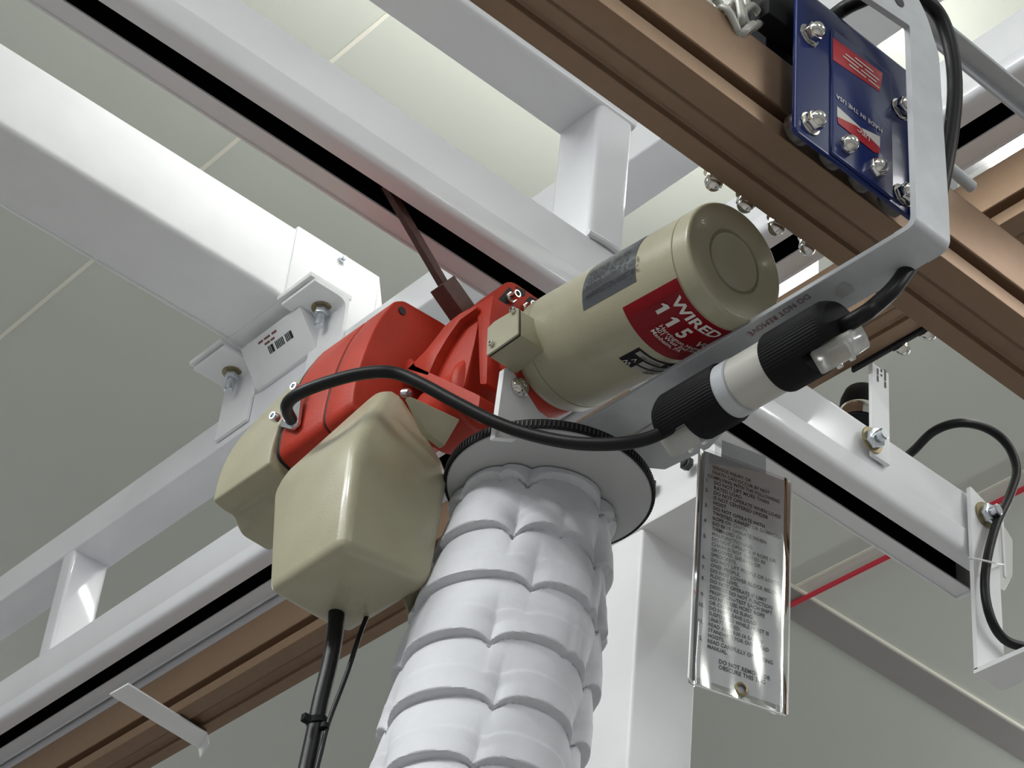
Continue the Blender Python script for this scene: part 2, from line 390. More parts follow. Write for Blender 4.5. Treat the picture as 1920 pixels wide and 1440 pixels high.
solo('bronze_rail', prism(rail_prof(R2N, R2F, zR2), 1, 0.6, 6.5), BRONZE, 'brown aluminium rail behind the hoist, running from lower left to right', 'rail', (R2N + .05, 3, zR2), 'brown aluminium rails')
# white carrier beam the rear rail hangs from
solo('carrier_beam', prism(rnd([(BF + .008, zR2 + .127), (BF + .008, zR2 + .30), (R2F + .02, zR2 + .30), (R2F + .02, zR2 + .127)], .006), 1, 1.98, 6.5), WHITE, 'white carrier beam directly above the rear brown rail', 'beam')

# flat strap under the rear rail, turned-down lip
sa, sb2, sc, sd_ = [at(u, v, 2, 3.922) for u, v in ((205, 1303), (240, 1283), (388, 1376), (372, 1404))]
bm = hull([p + V((0, 0, dz)) for p in (sa, sb2, sc, sd_) for dz in (0, .004)], .0006, 1)
e1, e2 = at(395, 1374, 2, 3.93), at(385, 1410, 2, 3.93)
bm = hull([sc, sd_, sc + V((0, 0, .004)), sd_ + V((0, 0, .004)), sc + V((.010, 0, -.018)), sd_ + V((.010, 0, -.018)), sc + V((.007, 0, -.018)), sd_ + V((.007, 0, -.018))], .0004, 1, bm)
solo('rail_strap', bm, WHITE2, 'white flat strap with a turned lip under the rear brown rail, lower left', 'bracket')

# column and its cap
cx, cy = 2.03, at(1192, 1200, 0, 2.03).y
cz = at(1200, 985, 1, cy).z
cw = at(1303, 1300, 1, cy).x - cx
col = thing('steel_column', 'white square steel column standing behind the bellows bag', 'column', (cx + cw / 2, cy + cw / 2, 0))
part('shaft', prism(rnd([(cx, cy), (cx + cw, cy), (cx + cw, cy + cw), (cx, cy + cw)], .006), 2, 0.0, cz), WHITE2, col)
part('cap_plate', box((cx - .004, cy - .14, cz - .002), (cx + cw + .02, cy + cw + .03, cz + .014), .002), WHITE2, col)
part('cap_channel', prism(rnd([(cx + .006, cz + .014), (cx + .006, cz + .045), (cx + .016, cz + .05), (cx + .016, zR2 - .002), (cx + .07, zR2 - .002), (cx + .07, cz + .014)], .002), 1, cy - .14, cy + cw + .03), WHITE2, col)
put(nut_bolt_mesh('hex_bolt', .012, .010, .004, .007, DARK), 'hex_bolt', col, at(1250, 968, 1, cy), (0, -1, 0))
put(nut_bolt_mesh('hex_bolt', .012, .010, .004, .007, DARK), 'hex_bolt', col, at(1222, 912, 0, cx + .006), (-1, 0, 0))
put(nut_bolt_mesh('hex_bolt', .012, .010, .004, .007, DARK), 'hex_bolt', col, at(1292, 872, 0, cx + .006), (-1, 0, 0))

# hanger from the rear rail trolley to the bridge track
hx = at(1655, 760, 1, TN - .006)
hg = thing('hanger_bar', 'white flat hanger bar with a small label, bolted to the bridge track', 'hanger', (hx.x, TN, TT))
xl, xr = at(1632, 750, 1, TN - .006).x, at(1664, 750, 1, TN - .006).x
part('flat_bar', box((xl, TN - .010, TT - .06), (xr, TN - .002, zR2 - .012), .001, 1), WHITE2, hg)
bx0 = at(1602, 690, 2, zR2 - .006); bx1 = at(1738, 613, 2, zR2 - .006)
part('trolley_plate', box((R2F + .002, bx1.y, zR2 - .006), (R2F + .008, bx0.y + .01, zR2 + .05), .001, 1), DARK, hg)
put(ACORN, 'acorn_nut', hg, at(1686, 645, 0, R2F + .008), (1, 0, -.3)); put(ACORN, 'acorn_nut', hg, at(1734, 617, 0, R2F + .008), (1, 0, -.3))
put(WASHB, 'washer', hg, at(1634, 826, 1, TN - .010), (0, -1, 0)); put(HEXSIDE, 'hex_nut', hg, at(1634, 826, 1, TN - .012), (0, -1, 0), .5)
tp = at(1641, 735, 1, TN - .0105)
part('label_print', ink_lines([[(0, .022), (.024, .036)], [(.004, .010), (.014, .018)], [(.008, .020), (.022, .034)]], .0085, .004, flat(at(1658, 692, 1, TN - .0105), (0, 0, -1), (1, 0, 0))), INK, hg, 0)['kind'] = 'stuff'
ra, rb = at(1640, 790, 1, TN + .03), at(1648, 712, 1, TN + .03)
rl = thing('roller', 'shiny black roller behind the white hanger bar', 'roller', ra)
part('drum', lathe([(0, .026), (.003, .033), (.02, .0355), (.055, .0355), (.072, .031), (.076, .02)], ra + V((0, .03, 0)), (rb - ra), 32), BLACKP, rl)
part('sleeve', lathe([(.006, .0350), (.020, .0362), (.030, .0362), (.031, .0355)], ra + V((0, .03, 0)), (rb - ra), 32, None, False), CHROME, rl)

# cable bracket on the end of the bridge track
eb = thing('cable_bracket', 'white bent cable bracket bolted to the right end of the bridge track', 'bracket', (2.41, TN, zT))
yE = TN - .010
q = [at(u, v, 1, yE) for u, v in ((1815, 912), (1822, 908), (1875, 945), (1880, 1000), (1876, 1165), (1815, 1250))]
xa, xb = q[0].x, q[4].x; za, zb_ = q[0].z, q[5].z
part('upright', prism(rnd([(xa, zb_), (xa, za), (xb, za - .02), (xb, zb_)], .004), 1, yE - .004, yE + .004, .0008, 1), WHITE2, eb)
part('foot', prism(rnd([(yE + .004, zb_ - .002), (yE + .004, zb_ + .006), (yE - .09, zb_ + .006), (yE - .09, zb_ - .002)], .001), 0, xa, xb), WHITE2, eb)
part('lug', prism(rnd([(xb - .01, at(1880, 1105, 1, yE).z), (xb - .01, at(1880, 990, 1, yE).z), (at(1890, 985, 1, yE).x, at(1890, 985, 1, yE).z), (at(1905, 1010, 1, yE).x, at(1905, 1010, 1, yE).z), (at(1905, 1075, 1, yE).x, at(1905, 1075, 1, yE).z), (at(1890, 1105, 1, yE).x, at(1890, 1105, 1, yE).z)], .004), 1, yE + .006, yE + .012, .0008, 1), TIE, eb)
put(WASHB, 'washer', eb, at(1846, 966, 1, yE - .004), (0, -1, 0)); put(HEXSIDE, 'hex_nut', eb, at(1848, 967, 1, yE - .006), (0, -1, 0), .2)
part('end_plate', box((2.405, TN - .006, zT - .004), (2.412, TF + .002, TT + .012), .001, 1), WHITE2, eb)
yc = yE - .022
solo('festoon_cable', tube([at(u, v, 1, y) for u, v, y in ((1650, 905, TF + .05), (1690, 865, TF + .02), (1715, 843, TF - .02), (1752, 808, 1.88), (1800, 793, 1.85), (1850, 803, 1.84), (1888, 833, 1.838), (1906, 880, yc), (1893, 930, yc), (1868, 985, yc), (1851, 1050, yc), (1847, 1110, yc), (1860, 1165, yc), (1885, 1200, yc), (1925, 1213, yc - .01), (1980, 1215, yc - .02))], .0074, 14), BLACKC, 'black cable looping over the right end of the bridge track', 'cable')
tz = [at(u, v, 1, yy) for u, v, yy in ((1816, 1046, yE - .006), (1835, 1049, yc - .012), (1868, 1056, yc - .01), (1882, 1058, yE - .004))]
solo('cable_tie', tube(tz, .0016, 8), TIE, 'clear nylon cable tie round the cable on the right-hand bracket', 'cable tie')

# cross angle in the upper right
ga, gb = at(1795, 95, 2, 3.86), at(1925, 200, 2, 3.86)
w0 = abs(at(1800, 115, 2, 3.86).y - at(1800, 65, 2, 3.86).y)
gy = at(1800, 65, 2, 3.86).y
bm = box((1.55, gy, 3.86), (2.12, gy + w0, 3.866), .0008, 1)
bm = box((1.55, gy + w0 - .005, 3.845), (2.12, gy + w0, 3.862), .0008, 1, bm)
solo('cross_angle', bm, ALU, 'grey steel cross angle in the upper right corner behind the black cable', 'bracket')

# fluorescent lamp beyond the rails, right
la = at(1875, 318, 2, 5.2); lb = at(1960, 268, 2, 5.2)
lm = thing('tube_lamp', 'lit fluorescent tube lamp glimpsed beyond the brown rail at the right edge', 'lamp', la)
ly = V((0, -1, 0))
part('tube', cyl(la, la + ly * 2.4, .036, 20, .006), LAMP, lm)
part('socket', cyl(la + V((0, .10, 0)), la, .026, 16, .004), TIE, lm)
part('reflector', box((la.x - .06, la.y - 2.45, la.z + .05), (la.x + .20, la.y + .34, la.z + .07), .003), WHITE2, lm)

# twin pendant strip lamp above the front rail, throwing light on the ceiling and header beam
sl = thing('strip_lamp', 'long pendant strip lamp hidden above the front brown rail', 'lamp', (2.2, 2.69, 5.3))
part('tube', cyl((1.35, 2.69, 5.3), (3.1, 2.69, 5.3), .022, 20, .004), LAMP2, sl)
for xx in (1.33, 3.12): part('end_cap', box((xx - .02, 2.66, 5.27), (xx + .02, 2.72, 5.40), .003), WHITE2, sl)
part('spine', box((1.33, 2.675, 5.385), (3.12, 2.705, 5.40), .002), WHITE2, sl)
part('light_baffle', prism([(2.60, 5.30), (2.605, 5.297), (2.66, 5.262), (2.716, 5.262), (2.718, 5.268), (2.66, 5.268), (2.605, 5.303)], 0, 1.33, 3.12), WHITE2, sl)  # added baffle, shaped to let only part of the light reach the header
for xx in (1.6, 2.9): part('drop_rod', cyl((xx, 2.69, 5.39), (xx, 2.69, HC), .004, 10), ZINC, sl)

# ================================================================== THE HOIST
Yf, Yb = 1.92, 2.072                       # gear case front and back planes
mf, mr = at(1378, 490, 0, 1.366), at(1044, 672, 0, 1.366)
maxis = (mr - mf).normalized(); ML = (mr - mf).length; MR = .0735; SS = ML - .030
ho = thing('electric_chain_hoist', 'electric chain hoist with red gear case and beige motor, hanging under the bridge track', 'hoist', (1.35, 1.88, 3.06))
mo = part('motor_body', lathe([(.0262, MR - .0008), (.027, MR), (SS, MR), (SS + .0005, MR - .0012), (SS + .0015, MR - .0012), (SS + .002, MR), (ML - .010, MR - .001), (ML, MR - .006), (ML + .006, MR - .014)], mf, maxis, 96), TAN, ho)
part('end_cap', lathe([(.0016, 0), (.0016, .0345), (.0008, .0355), (.0038, .0368), (.0038, .0390), (0, .0402), (0, .0410), (0, .0690), (0, .0700), (.0004, .0714), (.0014, .0726), (.0030, MR), (.0045, MR), (.0245, MR), (.0255, MR - .0012), (.0275, MR - .0012)], mf, maxis, 96, None, False), TAN, ho)
mx_, my_, md_ = frame(maxis)
def on_motor(u, v):
    """axial distance and angle where the sight line of a pixel meets the motor"""
    d = ray(u, v); o = CAM - mf; dp = d - md_ * d.dot(md_); op = o - md_ * o.dot(md_)
    A = dp.dot(dp); B = 2 * dp.dot(op); Cc = op.dot(op) - MR * MR; D = B * B - 4 * A * Cc
    t = (-B - math.sqrt(max(D, 0))) / (2 * A); p = o + d * t; s = p.dot(md_); q = p - md_ * s
    return s, math.atan2(q.dot(my_), q.dot(mx_))
def msurf(s, a, h=.0): return mf + md_ * s + (mx_ * math.cos(a) + my_ * math.sin(a)) * (MR + h)
def mpatch(s0, s1, a0, a1, h, n=24, rc=0.0):
    bm = new_bm(); rows = []
    for i in range(n + 1):
        a = a0 + (a1 - a0) * i / n; rows.append([bm.verts.new(msurf(s, a, h)) for s in (s0, s1)])
    for A, B in zip(rows, rows[1:]): bm.faces.new((A[0], A[1], B[1], B[0]))
    bmesh.ops.solidify(bm, geom=bm.faces[:], thickness=.0002); bmesh.ops.recalc_face_normals(bm, faces=bm.faces); return bm
sA, aA = on_motor(1283, 508); sB, aB = on_motor(1169, 581); sC, aC = on_motor(1240, 690)
wrap = lambda a: (a + math.pi) % (2 * math.pi) - math.pi
dn = 1 if wrap(aC - aA) > 0 else -1       # sense of the angle going down the barrel
sA = .0272; aA = aA + wrap(aB - aA) / 2; Ls = sB - sA
stk = part('voltage_sticker', mpatch(sA, sB, aA, aA + dn * 1.75, .0004), STKRED, mo)
def fit_text(t, frac_base, frac_cap, u0, v0, u1=None, v1=None, bold=0.0, lsp=1.0):
    # text runs down round the barrel, its top towards the end cap
    size = frac_cap * Ls / .70; bm = text_bm(t, size, bold, lsp=lsp); a0 = on_motor(u0, v0)[1]; k = 1.0
    if u1: k = abs(wrap(on_motor(u1, v1)[1] - a0)) * MR / max(v.co.x for v in bm.verts)
    sb = sA + frac_base * Ls
    return map_bm(bm, lambda x, y: msurf(sb - y, a0 + dn * x * k / MR, .0013))
part('printed_text', fit_text('WIRED', .235, .165, 1284, 549, 1364, 620, .0006), STKTXT, stk, 0)
def digit_one(h):
    bm = new_bm(); w_ = h * .30
    for P in ([(0, 0), (w_, 0), (w_, h), (w_ * .15, h * .99), (0, h * .86)], [(0, h * .86), (w_ * .15, h * .99), (-w_ * .75, h * .74), (-w_ * .75, h * .60)], [(0, h * .86), (-w_ * .75, h * .60), (0, h * .68)]):
        bm.faces.new([bm.verts.new((x, y, 0)) for x, y in P])
    bmesh.ops.remove_doubles(bm, verts=bm.verts, dist=1e-6); return bm
def digit_at(bm, u, v, base):
    a0 = on_motor(u, v)[1]; sb = sA + base * Ls
    return map_bm(bm, lambda x, y: msurf(sb - y, a0 + dn * x * .82 / MR, .0013))
part('printed_text', digit_at(digit_one(.225 * Ls), 1258, 567, .535), STKTXT, stk, 0)
part('printed_text', digit_at(digit_one(.225 * Ls), 1276, 592, .535), STKTXT, stk, 0)
part('printed_text', digit_at(text_bm('5', .225 * Ls / .70, .0009), 1288, 612, .535), STKTXT, stk, 0)
part('printed_text', fit_text('VOLTS', .535, .125, 1314, 638, None, None, .0003), STKTXT, stk, 0)
part('printed_text', fit_text('Harrington Hoists\n401 West End Ave\nManheim, PA', .635, .068, 1243, 606, None, None, .0001, .80), STKTXT, stk, 0)
# silver nameplate on top of the barrel
n0, na0 = on_motor(1187, 517); n1, na1 = on_motor(1094, 580)
na = na0 + wrap(na1 - na0) / 2
npl = part('nameplate', mpatch(n0 - .004, n1, na - dn * 1.0, na + dn * .07, .0005), STKGREY, mo)
part('printed_text', map_bm(text_bm('VOLTAGE    200  50%\nCURRENT  AC  10  A\nMOTOR OUTPUT  E  600 R\nHARRINGTON HOIST INC.', .0115, 0, 1.0, lsp=.95), lambda x, y: msurf(n1 - .006 - x * .66, na + dn * y / MR * -1 - dn * .52, .0013)), INK, npl, 0)
# black rating plate low on the barrel
p0, pa0 = on_motor(1196, 652); p1, pa1 = on_motor(1158, 667)
rp_ = part('rating_plate', mpatch(p0 - .002, p1 + .001, pa0, pa0 + dn * .95, .0005), INK, mo)
wd = (p1 - p0) + .003
for k in range(3):
    s0_ = p0 - .0005 + wd * k / 3
    part('value_field', mpatch(s0_ + .001, s0_ + wd / 3 - .002, pa0 + dn * (.06 if k == 0 else .27), pa0 + dn * (.60 if k == 0 else .93), .0009, 12), STKTXT, rp_)
def rtext(t, size, s, a, m): part('printed_text', map_bm(text_bm(t, size), lambda x, y: msurf(s + y, a - dn * x / MR, .0016)), m, rp_, 0)
rtext('EB022183', .007, p0 + .0035, pa0 + dn * .55, INK); rtext('No.', .008, p0 + .0035, pa0 + dn * .86, STKTXT)
rtext('120', .010, p0 + wd / 3 + .0025, pa0 + dn * .70, INK); rtext('600', .010, p0 + wd * 2 / 3 + .0025, pa0 + dn * .70, INK)
rtext('V', .010, p0 + wd / 3 + .002, pa0 + dn * .20, STKTXT); rtext('W', .010, p0 + wd * 2 / 3 + .001, pa0 + dn * .20, STKTXT)

# terminal box on the motor's rear shoulder
tx = 1.268
tb = [at(u, v, 0, tx) for u, v in ((972, 577), (972, 627), (913, 668), (915, 616), (928, 603))]
yn = tb[0].y
poly = [(p.y, p.z) for p in tb]
bx = part('terminal_box', prism(rnd(poly, .003), 0, tx + .0035, tx + .045, .0012, 2), TAN, ho)
part('box_gasket', prism(rnd([(p[0] * .995 + .005 * yn, p[1]) for p in poly], .003), 0, tx + .0018, tx + .0036), INK, bx)
part('box_cover', prism(rnd(poly, .003), 0, tx - .001, tx + .0019, .0006, 1), TAN, bx)
put(SCREWS, 'screw', bx, at(964, 583, 0, tx - .001), (-1, 0, 0)); put(SCREWS, 'screw', bx, at(924, 645, 0, tx - .001), (-1, 0, 0))
# gear case: outline read on its front plane, run back along the hoist
gp = [at(u, v, 1, Yf) for u, v in ((740, 564), (758, 563), (829, 604), (880, 640), (905, 720), (900, 800), (800, 845), (690, 792), (660, 764), (663, 730), (673, 690), (689, 645), (708, 603))]
gpoly = rnd([(p.x, p.z) for p in gp], [.006, .006, .004, .004, .02, .02, .01, .008, .012, .02, .03, .03, .02], 4)
gc = part('gear_case', prism(gpoly, 1, Yf, Yf + .0565, .0025, 3), RED, ho, 30)
def scaled(poly, k):
    cx_ = sum(p[0] for p in poly) / len(poly); cz_ = sum(p[1] for p in poly) / len(poly)
    return [(cx_ + (p[0] - cx_) * k, cz_ + (p[1] - cz_) * k) for p in poly]
part('case_gasket', prism(scaled(gpoly, .975), 1, Yf + .056, Yf + .0612), INK, gc, 30)
part('rear_case', prism(gpoly, 1, Yf + .0605, Yb, .003, 3), RED, ho, 30)
part('rear_gasket', prism(scaled(gpoly, .985), 1, Yb - .001, Yb + .006), INK, gc, 30)
put(mesh_of(cyl((0, 0, 0), (0, 0, .001), .0058, 20), 'hole_shade', INK), 'hole_shade', gc, at(754, 583, 1, Yf - .0005), (0, -1, 0))  # black disc standing in for the shade inside a bolt hole
# beige limit cover behind the gear case
bp_ = [at(u, v, 1, Yb + .125) for u, v in ((600, 680), (545, 722), (478, 790), (440, 832), (414, 882), (401, 938), (420, 956), (440, 966), (446, 985), (456, 1003), (505, 1032), (640, 960), (700, 820), (690, 700))]
part('limit_cover', prism(rnd([(p.x, p.z) for p in bp_], [.01, .02, .03, .03, .03, .004, .008, .010, .01, .01, .006, .01, .02, .02], 4), 1, Yb + .006, Yb + .128, .003, 3), TAN, ho, 30)

# mid housing between gear case and motor
def ring(poly2, y): return [V((p[0], y, p[1])) for p in poly2]
hb0 = [at(u, v, 1, Yf) for u, v in ((800, 660), (850, 590), (905, 590), (915, 760), (870, 800), (800, 770))]
hb1 = [at(u, v, 1, 1.83) for u, v in ((862, 640), (885, 588), (925, 575), (945, 650), (940, 760), (920, 800), (870, 790), (850, 720))]
part('mid_housing', hull(hb0 + hb1, .006, 3), RED, ho, 50)
XR = 1.305
rib = [at(u, v, 0, XR) for u, v in ((792, 706), (806, 672), (826, 636), (850, 604), (872, 590), (890, 575), (897, 600), (890, 640), (878, 690), (868, 730))]
part('rib_wall', prism(rnd([(p.y, p.z) for p in rib], .008), 0, XR, XR + .04, .004, 3), RED, ho, 50)
hrn = [at(u, v, 0, XR - .012) for u, v in ((764, 692), (800, 655), (835, 610), (862, 588), (893, 572), (893, 578), (862, 600), (838, 634), (818, 668), (802, 704), (790, 700))]
part('rib_flange', prism(rnd([(p.y, p.z) for p in hrn], .003), 0, XR - .012, XR + .03, .002, 2), RED, ho, 50)
fr_ = [at(u, v, 0, XR - .004) for u, v in ((893, 572), (924, 553), (918, 600), (914, 660), (912, 720), (900, 720), (898, 660), (897, 610))]
part('flange_rib', prism(rnd([(p.y, p.z) for p in fr_], .003), 0, XR - .004, XR + .03, .002, 2), RED, ho, 50)
sh_ = [at(u, v, 0, XR - .012) for u, v in ((742, 692), (770, 671), (778, 686), (900, 742), (896, 772), (850, 764), (768, 700))]
part('lower_shroud', prism(rnd([(p.y, p.z) for p in sh_], .003), 0, XR - .012, XR + .03, .003, 3), RED, ho, 50)
bo = at(918, 735, 1, 1.80)
part('bearing_boss', lathe([(0, .034), (.002, .046), (.006, .050), (.014, .051), (.020, .047), (.026, .0455), (.09, .044)], bo, (0, 1, 0), 48), RED, ho, 50)
part('motor_flange', lathe([(0, .060), (.004, .064), (.030, .064), (.034, .060)], mr + maxis * .004, maxis, 64), RED, ho, 50)
# top lug: solid triangle, the shade of its cut-outs laid on as black patches
Yl = 1.845
lp = [at(u, v, 1, Yl) for u, v in ((893, 570), (930, 545), (948, 529), (962, 528), (1012, 562), (1024, 574), (1018, 590), (985, 600), (940, 640), (915, 660), (900, 640))]
lz = rnd([(p.x, p.z) for p in lp], [.006, .006, .008, .008, .006, .006, .006, .004, .004, .004, .004], 3)
lug = part('suspension_lug', prism(lz, 1, Yl, Yl + .05, .002, 2), RED, ho, 40)
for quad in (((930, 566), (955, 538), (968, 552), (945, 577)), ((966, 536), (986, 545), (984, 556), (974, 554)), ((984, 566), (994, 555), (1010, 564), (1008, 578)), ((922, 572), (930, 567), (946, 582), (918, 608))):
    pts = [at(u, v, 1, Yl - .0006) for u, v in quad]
    part('pocket_shade', prism(rnd([(p.x, p.z) for p in pts], .0025, 3), 1, Yl - .0006, Yl + .0004), INK, lug)
PIN = mesh_of(merge(prism(hexpts(.0085), 2, 0, .006, .0006, 1), lathe([(.004, .0055), (.017, .0055), (.017, .0036), (.010, .003), (.010, 0)], (0, 0, 0), (0, 0, 1), 20, None, False)), 'lug_bolt', CHROME, 35)
put(PIN, 'lug_bolt', lug, at(955, 560, 1, Yl), (0, -1, -.05)); put(PIN, 'lug_bolt', lug, at(985, 580, 1, Yl), (0, -1, -.05))

# beige chain guide cover under the gear case, hipped top
Yc0 = 1.835; nc = at(640, 1022, 1, Yc0); zc = nc.z
cpts = [nc, at(499, 1112, 2, zc), at(812, 1098, 2, zc), at(648, 1197, 2, zc)]
cpts += [at(666, 828, 1, Yc0 + .004), at(509, 906, 0, nc.x + .004), at(848, 884, 1, Yc0 + .004)]
ap = at(722, 716, 1, Yc0 + .035)
zc2 = at(848, 884, 1, Yc0).z
cpts += [ap, ap + V((.030, .0, -.002)), V((cpts[6].x, cpts[3].y, zc2)), V((cpts[4].x + .07, cpts[5].y, cpts[5].z + .03))]
cg = part('chain_guide_cover', hull(cpts, .016, 5, ang=.12), TAN, ho, 60)
put(CAPSCR, 'cap_screw', cg, at(757, 738, 1, Yc0 + .038), (.25, -1, -.35))
put(CAPSCR, 'cap_screw', cg, at(850, 921, 1, Yc0 + .05), (1, -.2, 0))
part('guide_flap', hull([p + V((0, dy, 0)) for p in [at(u, v, 1, Yc0 + .06) for u, v in ((760, 1120), (775, 1188), (800, 1150), (812, 1090))] for dy in (0, .004)], .0006, 1), TAN, cg)
part('guide_side', hull([p + V((0, dy, 0)) for p in [dep(u, v, 2.80) for u, v in ((768, 742), (863, 786), (834, 836), (800, 810))] for dy in (0, .01)], .001, 1), TAN, cg)

# cable gland on the rear case
gz = at(545, 770, 0, 1.222)
gl = thing('cable_gland', 'zinc cable clamp plate with small screws on the red gear case', 'clamp', gz)
q4 = [at(u, v, 0, 1.221) for u, v in ((527, 800), (545, 742), (566, 748), (560, 795), (548, 806))]
part('clamp_plate', prism(rnd([(p.y, p.z) for p in q4], .003), 0, 1.219, 1.224, .0005, 1), ZINC, gl)
for u, v in ((520, 785), (548, 790), (559, 730)):
    put(CAPSCR, 'cap_screw', gl, at(u, v, 0, 1.219), (-1, -.2, -.1))
# power cable from gear case to plug
pc = [dep(u, v, t) for u, v, t in ((546, 787, 2.855), (537, 766, 2.83), (546, 748, 2.815), (575, 731, 2.80), (620, 715, 2.79), (670, 702, 2.785), (715, 697, 2.78), (750, 702, 2.775), (795, 722, 2.755), (860, 757, 2.725), (930, 792, 2.695), (1000, 816, 2.67), (1080, 831, 2.645), (1160, 832, 2.63), (1215, 822, 2.63), (1262, 800, 2.635))]
solo('power_cable', tube(pc, .0078, 16), BLACKC, 'black power cable curving from the red gear case to the black plug', 'cable')

# brown hanger rod between track slot and hoist
b0_, b1_ = at(738, 372, 1, 1.904), at(838, 545, 1, 1.904)
hr = thing('suspension_rod', 'slanted brown flat rod and block between the bridge track slot and the hoist', 'hanger', b1_)
dr = (b1_ - b0_).normalized(); sx_ = V((0, 1, 0)).cross(dr).normalized()
def bar(a, b, w_, t_):
    d = (b - a).normalized(); s = V((0, 1, 0)).cross(d).normalized()
    return hull([p + s * sw_ + V((0, dy, 0)) for p in (a, b) for sw_ in (-w_ / 2, w_ / 2) for dy in (-t_ / 2, t_ / 2)], .0008, 1)
part('flat_rod', bar(b0_ - dr * .02, b1_, .013, .010), RUST, hr)
c0_, c1_ = at(829, 532, 1, 1.90), at(868, 588, 1, 1.90)
part('block', bar(c0_, c1_ + (c1_ - c0_) * .25, .030, .026), RUST, hr)

# ================================================================== TOW ARM AND CONNECTORS
zA = 3.297; Yv = 1.169
arm = thing('tow_arm', 'light grey bent flat steel arm linking the hoist to the blue trolley', 'bracket', at(1400, 640, 2, zA))
pl = [at(u, v, 2, zA) for u, v in ((1062, 812), (1690, 419), (1752, 464), (1183, 815), (1150, 835))]
xL, xR = at(1716, 330, 1, Yv).x, at(1779, 390, 1, Yv).x
part('flat_run', prism(rnd([(p.x, p.y) for p in (at(1064, 811, 2, zA), V((xL, Yv + .03, 0)), V((xR, Yv + .03, 0)), at(1190, 812, 2, zA), at(1120, 832, 2, zA))], 0), 2, zA, zA + .007, .0008, 1), ALU, arm)
zlow = zA
bend = rnd([(Yv + .0305, zA), (Yv, zA), (Yv, zA + .06), (Yv + .008, zA + .06), (Yv + .008, zA + .007), (Yv + .0305, zA + .007)], [0, .026, 0, 0, .018, 0], 8)
part('bend', prism(bend, 0, xL, xR), ALU, arm)
tp0, tp1 = at(1706, 48, 1, Yv), at(1757, 60, 1, Yv)
up = [(xL, zA + .0598), (xR, zA + .0598), (tp1.x + .002, at(1757, 100, 1, Yv).z), (at(1735, 20, 1, Yv).x, at(1735, 20, 1, Yv).z), (at(1700, -40, 1, Yv).x, at(1700, -40, 1, Yv).z), (at(1560, -120, 1, Yv).x, at(1560, -120, 1, Yv).z), (at(1560, -50, 1, Yv).x, at(1560, -50, 1, Yv).z), (tp0.x, tp0.z)]
part('upright', prism(rnd(up, [0, 0, .01, .02, .01, 0, 0, .004]), 1, Yv, Yv + .008), ALU, arm)
put(mesh_of(cyl((0, 0, 0), (0, 0, .0006), .008, 20), 'hole_shade', DARK), 'hole_shade', arm, at(1686, 2, 1, Yv - .0004), (0, -1, 0))  # dark disc laid on the upright for the shade in its hole
gs = [at(u, v, 2, zA + .012) for u, v in ((1095, 838), (1190, 812), (1420, 660), (1455, 700), (1330, 835), (1247, 875), (1160, 867))]
part('gusset_plate', prism(rnd([(p.x, p.y) for p in gs], .002), 2, zA + .0075, zA + .0125, .0008, 1), ALU, arm)
Ym = mr.y + .010
mp_ = [at(u, v, 1, Ym) for u, v in ((946, 690), (958, 690), (1010, 770), (1068, 812), (1040, 830), (928, 820))]
part('mounting_plate', prism(rnd([(p.x, p.z) for p in mp_], .002), 1, Ym, Ym + .009, .0008, 1), WHITE2, arm)
put(DOME, 'button_head_screw', arm, at(972, 728, 1, Ym - .0), (0, -1, 0))
ts = at(1513, 551, 2, zA - .0006); te = at(1438, 600, 2, zA - .0006)
part('printed_text', map_bm(text_bm('DO NOT REMOVE', .0112, 0, 1.05), flat(ts, te - ts, V((1, 0, 0)))), INKR, arm, 0)
part('paint_chip', hull([at(u, v, 2, zA - e_) for u, v in ((1566, 552), (1568, 538), (1582, 530), (1594, 533), (1604, 545), (1592, 552), (1578, 560)) for e_ in (.0002, .0005)]), GREYP, arm, 0)

